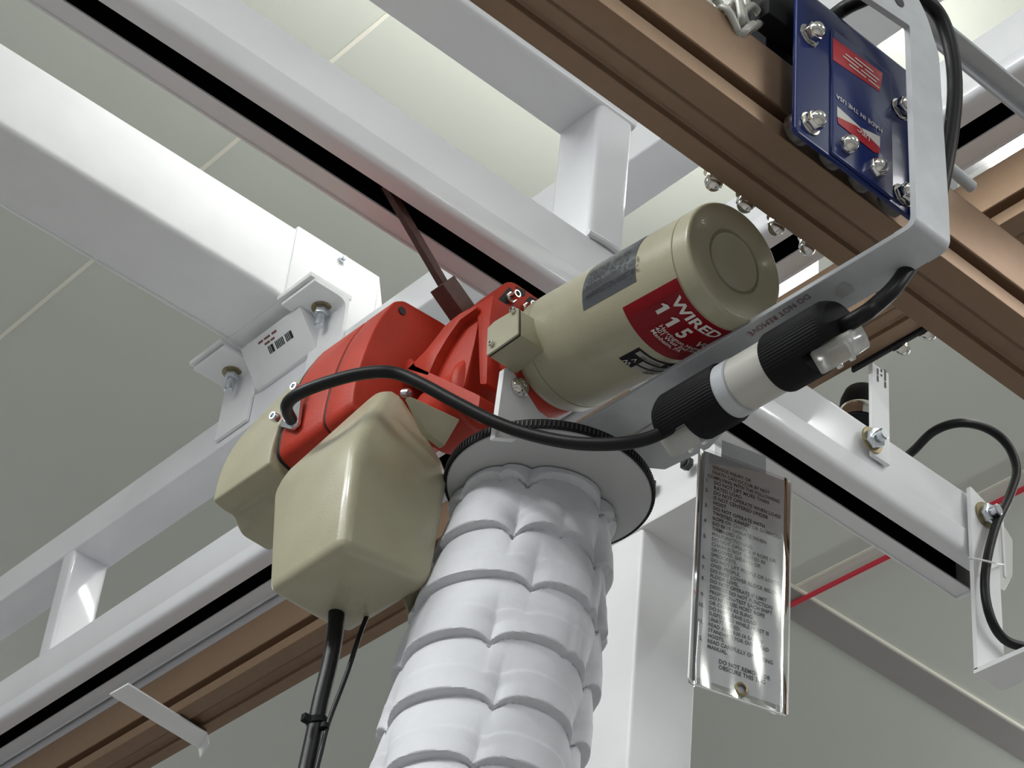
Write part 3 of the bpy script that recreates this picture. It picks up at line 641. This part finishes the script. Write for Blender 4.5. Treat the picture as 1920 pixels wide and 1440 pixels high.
def plug(name, label, a, b, barrel, cdir):
    """a..b axis of the black sleeve; clear cord clamp at a"""
    d = (b - a).normalized(); L = (b - a).length; t = thing(name, label, 'connector', a, 'black twist-lock connectors on the tow arm')
    r = .0355; n = 120
    bm = new_bm(); x, y, dd = frame(d); c = (V(cdir) - d * V(cdir).dot(d)).normalized(); e = d.cross(c)
    # knurled sleeve, cut back on the clamp side at the cord end
    rings = []
    for s, rr in ((0, .84), (.006, .93), (.012, 1.0), (L * .455, 1.0), (L * .459, 1.0), (L * .5, 1.0), (L - .004, 1.0), (L, .96), (L, .78)):
        R_ = []
        for i in range(n):
            th = 2 * math.pi * i / n; k = rr * r + (.0005 if i % 2 and rr > .9 else 0)
            off = c * math.cos(th) + e * math.sin(th); R_.append(bm.verts.new(a + d * s + off * k))
        rings.append(R_)
    for A, B in zip(rings, rings[1:]):
        for i in range(n): bm.faces.new((A[i], A[(i + 1) % n], B[(i + 1) % n], B[i]))
    bm.faces.new(rings[0]); bm.faces.new(rings[-1]); bmesh.ops.recalc_face_normals(bm, faces=bm.faces)
    cut = a + c * (r * .10)
    res = bmesh.ops.bisect_plane(bm, geom=bm.verts[:] + bm.edges[:] + bm.faces[:], plane_co=a + d * (L * .46), plane_no=d)
    # flatten the clamp side of the cord half
    for v in bm.verts:
        q = v.co - a; s = q.dot(d)
        if s < L * .46 - 1e-5 and q.dot(c) > r * .16: v.co -= c * (q.dot(c) - r * .16)
    part('knurled_sleeve', bm, BLACKP, t, 25)
    part('sleeve_step', lathe([(L * .455, r * .3), (L * .455, r * 1.0), (L * .462, r * 1.004)], a, d, 48, None, False), BLACKP, t)
    w_ = r * .62
    o_ = a + c * (r * .18)
    part('cord_clamp', hull([o_ + d * s + e * (w_ * k) + c * h for s in (-.006, L * .44) for k in (-1, 1) for h in (0, r * .78)] + [o_ + d * (-.012) + e * (w_ * k) + c * h for k in (-.7, .7) for h in (0, r * .4)], .003, 2), CLEARP, t)
    part('cord_clamp_core', hull([o_ + d * s + e * (w_ * k * .45) + c * h for s in (.004, L * .40) for k in (-1, 1) for h in (0, r * .25)], .002, 2), BARREL, t)
    for k in (-1, 1):
        put(SCREWS, 'screw', t, o_ + d * (L * .2) + e * (w_ * .7 * k) + c * (r * .74), c)
    if barrel:
        part('white_barrel', lathe([(L - .003, .029), (L - .001, .0318), (L + barrel - .022, .0318), (L + barrel - .020, .0295), (L + barrel - .0185, .0295)], a, d, 72), BARREL, t)
        part('coupling_ring', lathe([(L + barrel - .0185, .0305), (L + barrel - .017, .0328), (L + barrel + .002, .0328), (L + barrel + .003, .031)], a, d, 72), ALU, t)
    return t
zK = 3.238
k0, k1 = at(1256, 799, 2, zK), at(1580, 612, 2, zK)
kd = (k1 - k0).normalized(); KL = (k1 - k0).length
cdv = kd.cross(ray(1420, 700)).normalized()
if cdv.z > 0: cdv = -cdv
plug('plug', 'black knurled plug on the tow arm, nearer the hoist', k0, k0 + kd * (KL * .365), 0, cdv)
plug('plug', 'black knurled connector with a white barrel, nearer the blue trolley', k1, k1 - kd * (KL * .355), KL * .28, cdv)

fc = [k1 - kd * .0, k1 + kd * .03, at(1640, 574, 2, 3.247), at(1674, 543, 2, 3.268), at(1699, 510, 2, 3.297), at(1716, 484, 2, 3.322), at(1742, 425, 1, Yv + .040), at(1766, 345, 1, Yv + .030), at(1786, 230, 1, Yv + .022), at(1790, 150, 1, Yv + .02), at(1780, 80, 1, Yv + .02), at(1758, 25, 1, Yv + .02), at(1720, -8, 1, Yv + .022), at(1670, -22, 1, Yv + .03), at(1620, -2, 1, Yv + .05), at(1580, 18, 1, Yv + .08), at(1530, 60, 1, Yv + .11)]
solo('trolley_cable', tube(fc, .0092, 16), BLACKC, 'thick black cable looping up past the blue trolley from the white-barrelled connector', 'cable')

# ================================================================== BLUE TROLLEY ON THE FRONT RAIL
Yp = 1.225
tr = thing('blue_trolley', 'glossy blue rail trolley with chrome nuts on the front brown rail', 'trolley', at(1600, 300, 1, Yp))
xl_, xr_ = at(1493, 120, 1, Yp).x, at(1735, 300, 1, Yp).x
zb0 = at(1510, 258, 1, Yp).z; zt0 = at(1600, 52, 1, Yp).z
pb = rnd([(xl_, zb0), (xr_, zb0), (xr_, zt0), (xl_, zt0)], .008)
fp = part('side_plate', prism(pb, 1, Yp, Yp + .006, .0012, 2), BLUE, tr)
emb = [at(u, v, 1, Yp) for u, v in ((1556, 75), (1668, 335))]
part('raised_panel', prism(rnd([(at(1556, 100, 1, Yp).x, at(1556, 290, 1, Yp).z), (at(1668, 200, 1, Yp).x, at(1556, 290, 1, Yp).z), (at(1668, 200, 1, Yp).x, at(1560, 58, 1, Yp).z), (at(1556, 100, 1, Yp).x, at(1560, 58, 1, Yp).z)], .003), 1, Yp - .004, Yp + .001, .003, 3), BLUE, fp)
Ypp = Yp - .0044
def onp(u, v): return at(u, v, 1, Ypp)
def decal(quad, m, name, par, dy=0):
    pts = [onp(u, v) for u, v in quad]; return part(name, hull([p + V((0, dy + e_, 0)) for p in pts for e_ in (0, .0003)]), m, par, 0)
rs = decal(((1562, 70), (1562, 112), (1650, 172), (1655, 137)), STKRED, 'red_label', fp)
part('label_print', ink_lines([[(0, .018), (.022, .050)], [(.004, .030), (.034, .060)], [(0, .024), (.028, .056)], [(.010, .040)]], .0062, .0022, flat(onp(1648, 164) + V((0, -.0005, 0)), (-1, 0, 0), (0, 0, -1))), STKTXT, rs, 0)['kind'] = 'stuff'
decal(((1570, 199), (1570, 219), (1618, 243)), STKTXT, 'white_flash', fp); decal(((1612, 238), (1650, 256), (1650, 277)), STKTXT, 'white_flash', fp)
decal(((1570, 219), (1571, 231), (1640, 287), (1649, 287), (1649, 277), (1613, 240)), STKRED, 'red_flash', fp, -.0004)
part('printed_text', map_bm(text_bm('MADE IN THE USA', .0088, .0001, 1.05), flat(onp(1654, 243) + V((0, -.0006, 0)), onp(1580, 186) - onp(1654, 243), V((0, 0, -1)))), STKTXT, fp, 0)
part('printed_text', map_bm(text_bm('UEC', .0105, .0002, 1.05), flat(onp(1630, 259) + V((0, -.0014, 0)), V((-1, 0, .15)), V((-.15, 0, -1)))), STKTXT, fp, 0)
bol = ((1527, 60), (1529, 226), (1590, 272), (1645, 315), (1698, 199), (1702, 360))
for u, v in bol: put(ACORN, 'acorn_nut', tr, at(u - 11, v + 7, 1, Yp), (0, -1, 0), random.random())
Yq = R1F + .024
part('side_plate', prism(rnd([(xl_, zR1 + .10), (xr_, zR1 + .10), (xr_, zt0), (xl_, zt0)], .008), 1, Yq, Yq + .006, .0012, 2), BLUE, tr)
for u, v in ((1343, 326), (1403, 367), (1461, 410), (1519, 448)): put(ACORN, 'acorn_nut', tr, at(u, v, 1, R1F + .010), (0, .35, -1), random.random())
WHEEL = mesh_of(lathe([(0, .006), (0, .017), (.002, .0185), (.015, .0185), (.017, .017), (.017, .006)], (0, 0, 0), (0, 0, 1), 36), 'wheel', mat('worn_wheel_steel', (0.12, 0.11, 0.10), 0.35, metal=0.8), 40)
for u, v in bol[1:4] + (bol[5],):
    p = at(u, v, 1, Yp); put(WHEEL, 'wheel', tr, V((p.x - .008, Yp + .006, p.z - .008)), (0, 1, 0))
pk = at(1470, 60, 1, 1.29)
part('bumper_block', box((at(1440, 80, 1, 1.245).x, 1.245, at(1500, 68, 1, 1.245).z), (xl_ + .05, 1.275, at(1470, -80, 1, 1.245).z), .003), BLACKP, tr)
part('inner_block', box((at(1448, 80, 1, 1.27).x, 1.28, zR1 + .127), (xl_ + .15, 1.345, at(1470, -80, 1, 1.25).z), .003), SLOT, tr)  # near-black block filling the inside of the trolley
pn = at(1775, 308, 1, 1.25); put(mesh_of(cyl((0, 0, 0), (0, 0, .07), .0075, 20, .0008), 'axle_pin', ALU), 'axle_pin', tr, V((pn.x - .02, 1.25, pn.z)), (1, .05, 0))

# safety chain
ch = thing('safety_chain', 'white zinc safety chain hooked beside the blue trolley, top edge', 'chain', at(1370, 30, 1, 1.30))
def link(c, d, s, L=.034, W=.011, r=.0044):
    d, s = V(d).normalized(), V(s); s = (s - d * s.dot(d)).normalized(); pts = []
    for i in range(20):
        t = 2 * math.pi * i / 20; cx_ = math.copysign(max(0, L / 2 - W), math.cos(t)) if abs(math.cos(t)) > .01 else 0
        pts.append(V(c) + d * (cx_ + W * math.cos(t)) + s * (W * math.sin(t)))
    return tube(pts, r, 10, 4, True, None, True)
for u, v, d, s in ((1345, 22, (.5, 0, -.8), (1, 0, .6)), (1362, 44, (.75, .1, -.7), (.2, 1, .1)), (1392, -6, (-.1, 0, 1), (1, .3, 0)), (1382, 28, (-.25, 0, 1), (.5, 1, 0)), (1410, 32, (.55, 0, .9), (1, .2, -.5)), (1395, 64, (.6, 0, 1), (.3, 1, 0))):
    part('link', link(at(u, v, 1, 1.262), d, s, .036, .011, .0046), CHAINM, ch, 60)

# ================================================================== BELLOWS BAG
bc = at(1029, 924, 2, 3.25)
bag = thing('chain_bag', 'white bellows chain bag hanging below the hoist', 'bag', (bc.x, bc.y, 2.6))
part('flange', lathe([(0, 0), (0, .122), (.004, .1245), (.006, .1245), (.008, .122), (.008, 0)], (bc.x, bc.y, bc.z), (0, 0, 1), 96, None, False), FLANGE, bag)
tz_ = [V((bc.x + .125 * math.cos(2 * math.pi * i / 90), bc.y + .125 * math.sin(2 * math.pi * i / 90), bc.z + .007)) for i in range(90)]
part('rim_trim', lathe([(.001, .1235), (.001, .1262), (.013, .1262), (.013, .1235)], (bc.x, bc.y, bc.z), (0, 0, 1), 120, None, False), BLACKP, bag)
zipm = None
for i in range(150):
    t = 2 * math.pi * i / 150; c_ = V((bc.x + .1265 * math.cos(t), bc.y + .1265 * math.sin(t), bc.z + .007)); tt = V((-math.sin(t), math.cos(t), 0)) * .0009; rr_ = V((math.cos(t), math.sin(t), 0)) * .0008
    zipm = hull([c_ + tt * a + rr_ * b + V((0, 0, h)) for a in (-1, 1) for b in (-1, 1) for h in (-.004, .004)], bm=zipm)
zo = part('zip_teeth', zipm, DARK, bag, 0); zo['kind'] = 'stuff'
fwd = math.atan2(-.62, -.475)                     # direction towards the camera
NT = 11; TH = .0785
bn = at(1000, 960, 2, 3.25)
def bag_centre(z):
    k = (bc.z - z); return bn.x - .065 * k, bn.y + .07 * k
def hsh(a, b): return (math.sin(a * 12.9898 + b * 78.233) * 43758.5453) % 1.0
def rbell(z, th):
    k0_ = (bc.z - .012 - z) / TH; best = None
    # each tier hangs over the next like a shingle; its hem dips to a V where the cloth is pinched
    def dip(it):
        pn = 0
        for q, a0 in enumerate((fwd + .05, fwd + 1.10, fwd - 1.20, fwd + 2.3, fwd - 2.3)):
            a = a0 + (hsh(it, q) - .5) * .34; d = (th - a + math.pi) % (2 * math.pi) - math.pi
            pn = max(pn, (.55 + .45 * hsh(it, q + 9)) * math.exp(-abs(d) / .13))
        for q in range(4):
            a = hsh(it, q + 20) * 6.283; d = (th - a + math.pi) % (2 * math.pi) - math.pi
            pn = max(pn, (.22 if it > 1 else .34) * math.exp(-abs(d) / .07))
        return pn
    it = math.floor(k0_); pn = dip(it - 1); f = k0_ - it
    if f < .30 * pn: it -= 1; f += 1.0
    pn = dip(it); top = .30 * dip(it - 1); bot = 1.0 + .30 * pn
    f = min(max((f - top) / (bot - top), 0), 1)
    base = .091 + .020 * min(1.0, (bc.z - z) / .20)
    if f < .50: r = base + .0065 * (f / .5) ** .8
    elif f < .54: r = base + .0065 + .0012 * (f - .5) / .04
    elif f < .95: r = base + .0077 + .0035 * (f - .54) / .41
    else: r = base + .0112 - .0105 * (f - .95) / .05
    r -= .013 * pn * min(1.0, f / .7) ** 2
    r += .0012 * math.sin(th * 6 + it * 2.1) * math.sin(f * math.pi)
    return r
bm = new_bm(); n = 300; rows = []; nz = int(NT * 44)
for i in range(nz + 1):
    z = bc.z - .002 - i / nz * NT * TH; cx_, cy_ = bag_centre(z); row = []
    for j in range(n):
        th = 2 * math.pi * j / n
        row.append(bm.verts.new((cx_ + rbell(z, th) * math.cos(th), cy_ + rbell(z, th) * math.sin(th), z)))
    rows.append(row)
for A, B in zip(rows, rows[1:]):
    for j in range(n): bm.faces.new((A[j], A[(j + 1) % n], B[(j + 1) % n], B[j]))
bmesh.ops.recalc_face_normals(bm, faces=bm.faces)
part('bellows', bm, FABRIC, bag, 60)

# ================================================================== WARNING TAG
tg = thing('warning_tag', 'clear plastic tag printed with hoist safety warnings, hanging beside the bellows bag', 'tag', at(1388, 1080, 2, 3.1))
ua = math.radians(-15.6); U = V((math.cos(ua), math.sin(ua), 0)); N_ = V((U.y, -U.x, 0))      # N_ faces the camera side
if N_.dot(V((-.475, -.62, 0))) < 0: N_ = -N_
TL = at(1311, 847, 2, 3.262)
def tagpt(u, v, h=0):
    d = ray(u, v); t = (TL - CAM).dot(N_) / d.dot(N_); return CAM + d * t + N_ * h
c4 = [tagpt(1309, 840), tagpt(1472, 900), tagpt(1484, 1343), tagpt(1296, 1282)]
W_ = (tagpt(1480, 1200) - tagpt(1298, 1140)).dot(U); H_ = TL.z - c4[3].z
O_ = V(TL)
def tq(x, y, h=0): return O_ + U * x - V((0, 0, y)) + N_ * h
part('card', hull([tq(x, y, h) for x in (.008, W_ - .010) for y in (-.004, H_ - .010) for h in (-.0004, .0004)]), PAPER, tg, 0)
# wavy vinyl sleeve in front of and behind the card
def sheet(h0, amp):
    bm = new_bm(); nx, ny = 40, 90; rows = []
    for j in range(ny + 1):
        r_ = []
        for i in range(nx + 1):
            x, y = W_ * i / nx, -.006 + (H_ + .006) * j / ny
            k = (j / ny) ** 1.5
            h = h0 + amp * k * (math.sin(x * 95 + y * 30) * .5 + math.sin(y * 60 - x * 40 + 1) * .6 + .7 * math.sin(x * 180 - y * 22))
            e_ = min(i, nx - i) / 3
            h = h if e_ > 1 else h * e_
            r_.append(bm.verts.new(tq(x, y, h)))
        rows.append(r_)
    for A, B in zip(rows, rows[1:]):
        for i in range(nx): bm.faces.new((A[i], A[i + 1], B[i + 1], B[i]))
    return bm
part('clear_sleeve', sheet(.0034, .0011), CLEAR, tg, 180)
part('clear_sleeve_back', sheet(-.003, -.0006), CLEAR, tg, 180)
part('welded_edge', tube([tq(0, -.006), tq(0, H_ - .006), tq(.006, H_), tq(W_ - .003, H_), tq(W_, H_ - .003), tq(W_, -.006)], .0011, 8, 1, False), TIE, tg)
TXT = [(0, 'SERIOUS INJURY OR'), (0, 'DEATH CAN OCCUR BY NOT'), (0, 'COMPLYING WITH THE FOLLOWING'),
 ('1.', 'DO NOT LIFT MORE THAN'), ('', 'RATED LOAD.'), ('2.', 'DO NOT OPERATE WHEN LOAD'), ('', 'IS NOT CENTERED UNDER'), ('', 'HOIST.'),
 ('3.', 'DO NOT OPERATE WITH'), ('', 'TWISTED, KINKED OR DAMAGED'), ('', 'ROPE OR CHAIN.'), ('4.', 'DO NOT OPERATE WHEN'), ('', 'DAMAGED OR'), ('', 'MALFUNCTIONING.'),
 ('5.', 'DO NOT OPERATE IF ROPE OR'), ('', 'CHAIN IS NOT SEATED IN'), ('', 'GROOVES, SHEAVES OR'), ('', 'SPROCKETS.'), ('6.', 'DO NOT LIFT PEOPLE OR LOADS'), ('', 'OVER PEOPLE.'),
 ('7.', 'DO NOT LOWER BLOCK BELOW'), ('', 'FLOOR LEVEL.'), ('8.', 'DO NOT OPERATE IF LIMIT'), ('', 'DEVICES DO NOT FUNCTION'), ('', 'PROPERLY\u2014TEST EACH SHIFT.'), ('9.', 'DO NOT USE HOIST ROPE'), ('', 'OR CHAIN AS SLING.'),
 ('10.', 'DO NOT LEAVE LOAD'), ('', 'SUSPENDED WHILE HOIST IS'), ('', 'UNATTENDED.'), ('11.', 'READ ANSI B30.16 SAFETY'), ('', 'STANDARD FOR OVERHEAD'), ('', 'HOISTS.'), ('12.', 'READ CAREFULLY OPERATING'), ('', 'MANUAL.')]
y = .010; lh = (H_ - .062) / len(TXT); sz = lh * .98
allt = None
def addt(t, x, y, size):
    global allt
    f_ = flat(tq(x, y, .0008), U, (0, 0, 1)); allt = merge(allt, map_bm(text_bm(t, size, .00012, 1.02), lambda a, b: f_(a * .84, b)))
for nmb, t in TXT:
    y += lh
    if nmb == 0: addt(t, .018 if len(t) < 25 else .012, y, sz * .95)
    else:
        if nmb: addt(nmb, .010 if len(nmb) < 3 else .0075, y, sz)
        addt(t, .021, y, sz)
addt('DO NOT REMOVE OR', .036, y + lh * 2, sz * 1.1); addt('OBSCURE THIS TAG', .036, y + lh * 3, sz * 1.1)
part('printed_text', allt, INK, tg, 0)
gq = tagpt(1388, 1294, .002)
part('grommet', lathe([(-.004, .0055), (-.004, .0085), (.0015, .0085), (.0022, .007), (.0015, .0055)], gq, N_, 24, None, False), YZINC, tg)
part('hang_tab', hull([tq(x, y_, h) for x in (.03, .09) for y_ in (-.03, .004) for h in (-.0012, -.0006)]), ALU, tg, 0)

# ================================================================== PENDANT CABLE
pz = [at(u, v, 1, yy) for u, v, yy in ((632, 1130, 1.95), (628, 1190, 1.95), (617, 1250, 1.948), (600, 1320, 1.946), (588, 1380, 1.945), (574, 1445, 1.944), (556, 1530, 1.942))]
pz += [pz[-1] + V((-.01, .01, -.35)), pz[-1] + V((-.01, .01, -1.0))]
solo('pendant_cable', tube(pz, .0098, 18), BLACKC, 'thick black pendant control cable dropping below the beige cover', 'cable')
pw = [at(u, v, 1, yy) for u, v, yy in ((690, 1150, 1.93), (674, 1192, 1.93), (650, 1265, 1.93), (617, 1352, 1.93), (602, 1410, 1.93), (592, 1450, 1.93), (575, 1530, 1.93))]
pw += [pw[-1] + V((-.01, .012, -.35)), pw[-1] + V((-.01, .012, -1.0))]
solo('strain_wire', tube(pw, .0030, 10), BLACKC, 'thin black strain wire joining the pendant cable', 'cable')
zt_ = at(593, 1355, 1, 1.944); dcab = (pz[4] - pz[3]).normalized()
ct = thing('cable_tie', 'black zip tie binding the strain wire to the pendant cable', 'cable tie', zt_)
part('band', lathe([(-.0035, .0102), (-.0035, .0125), (.0035, .0125), (.0035, .0102)], at(594, 1353, 1, 1.945), dcab + V((.25, 0, .15)), 28, None, False), BLACKP, ct)
part('wire_band', lathe([(-.003, .0032), (-.003, .0055), (.003, .0055), (.003, .0032)], at(609, 1362, 1, 1.931), dcab, 18, None, False), BLACKP, ct)
hp = at(574, 1347, 1, 1.935); part('head', box(hp - V((.005, .004, .005)), hp + V((.005, .004, .005)), .001, 1), BLACKP, ct)
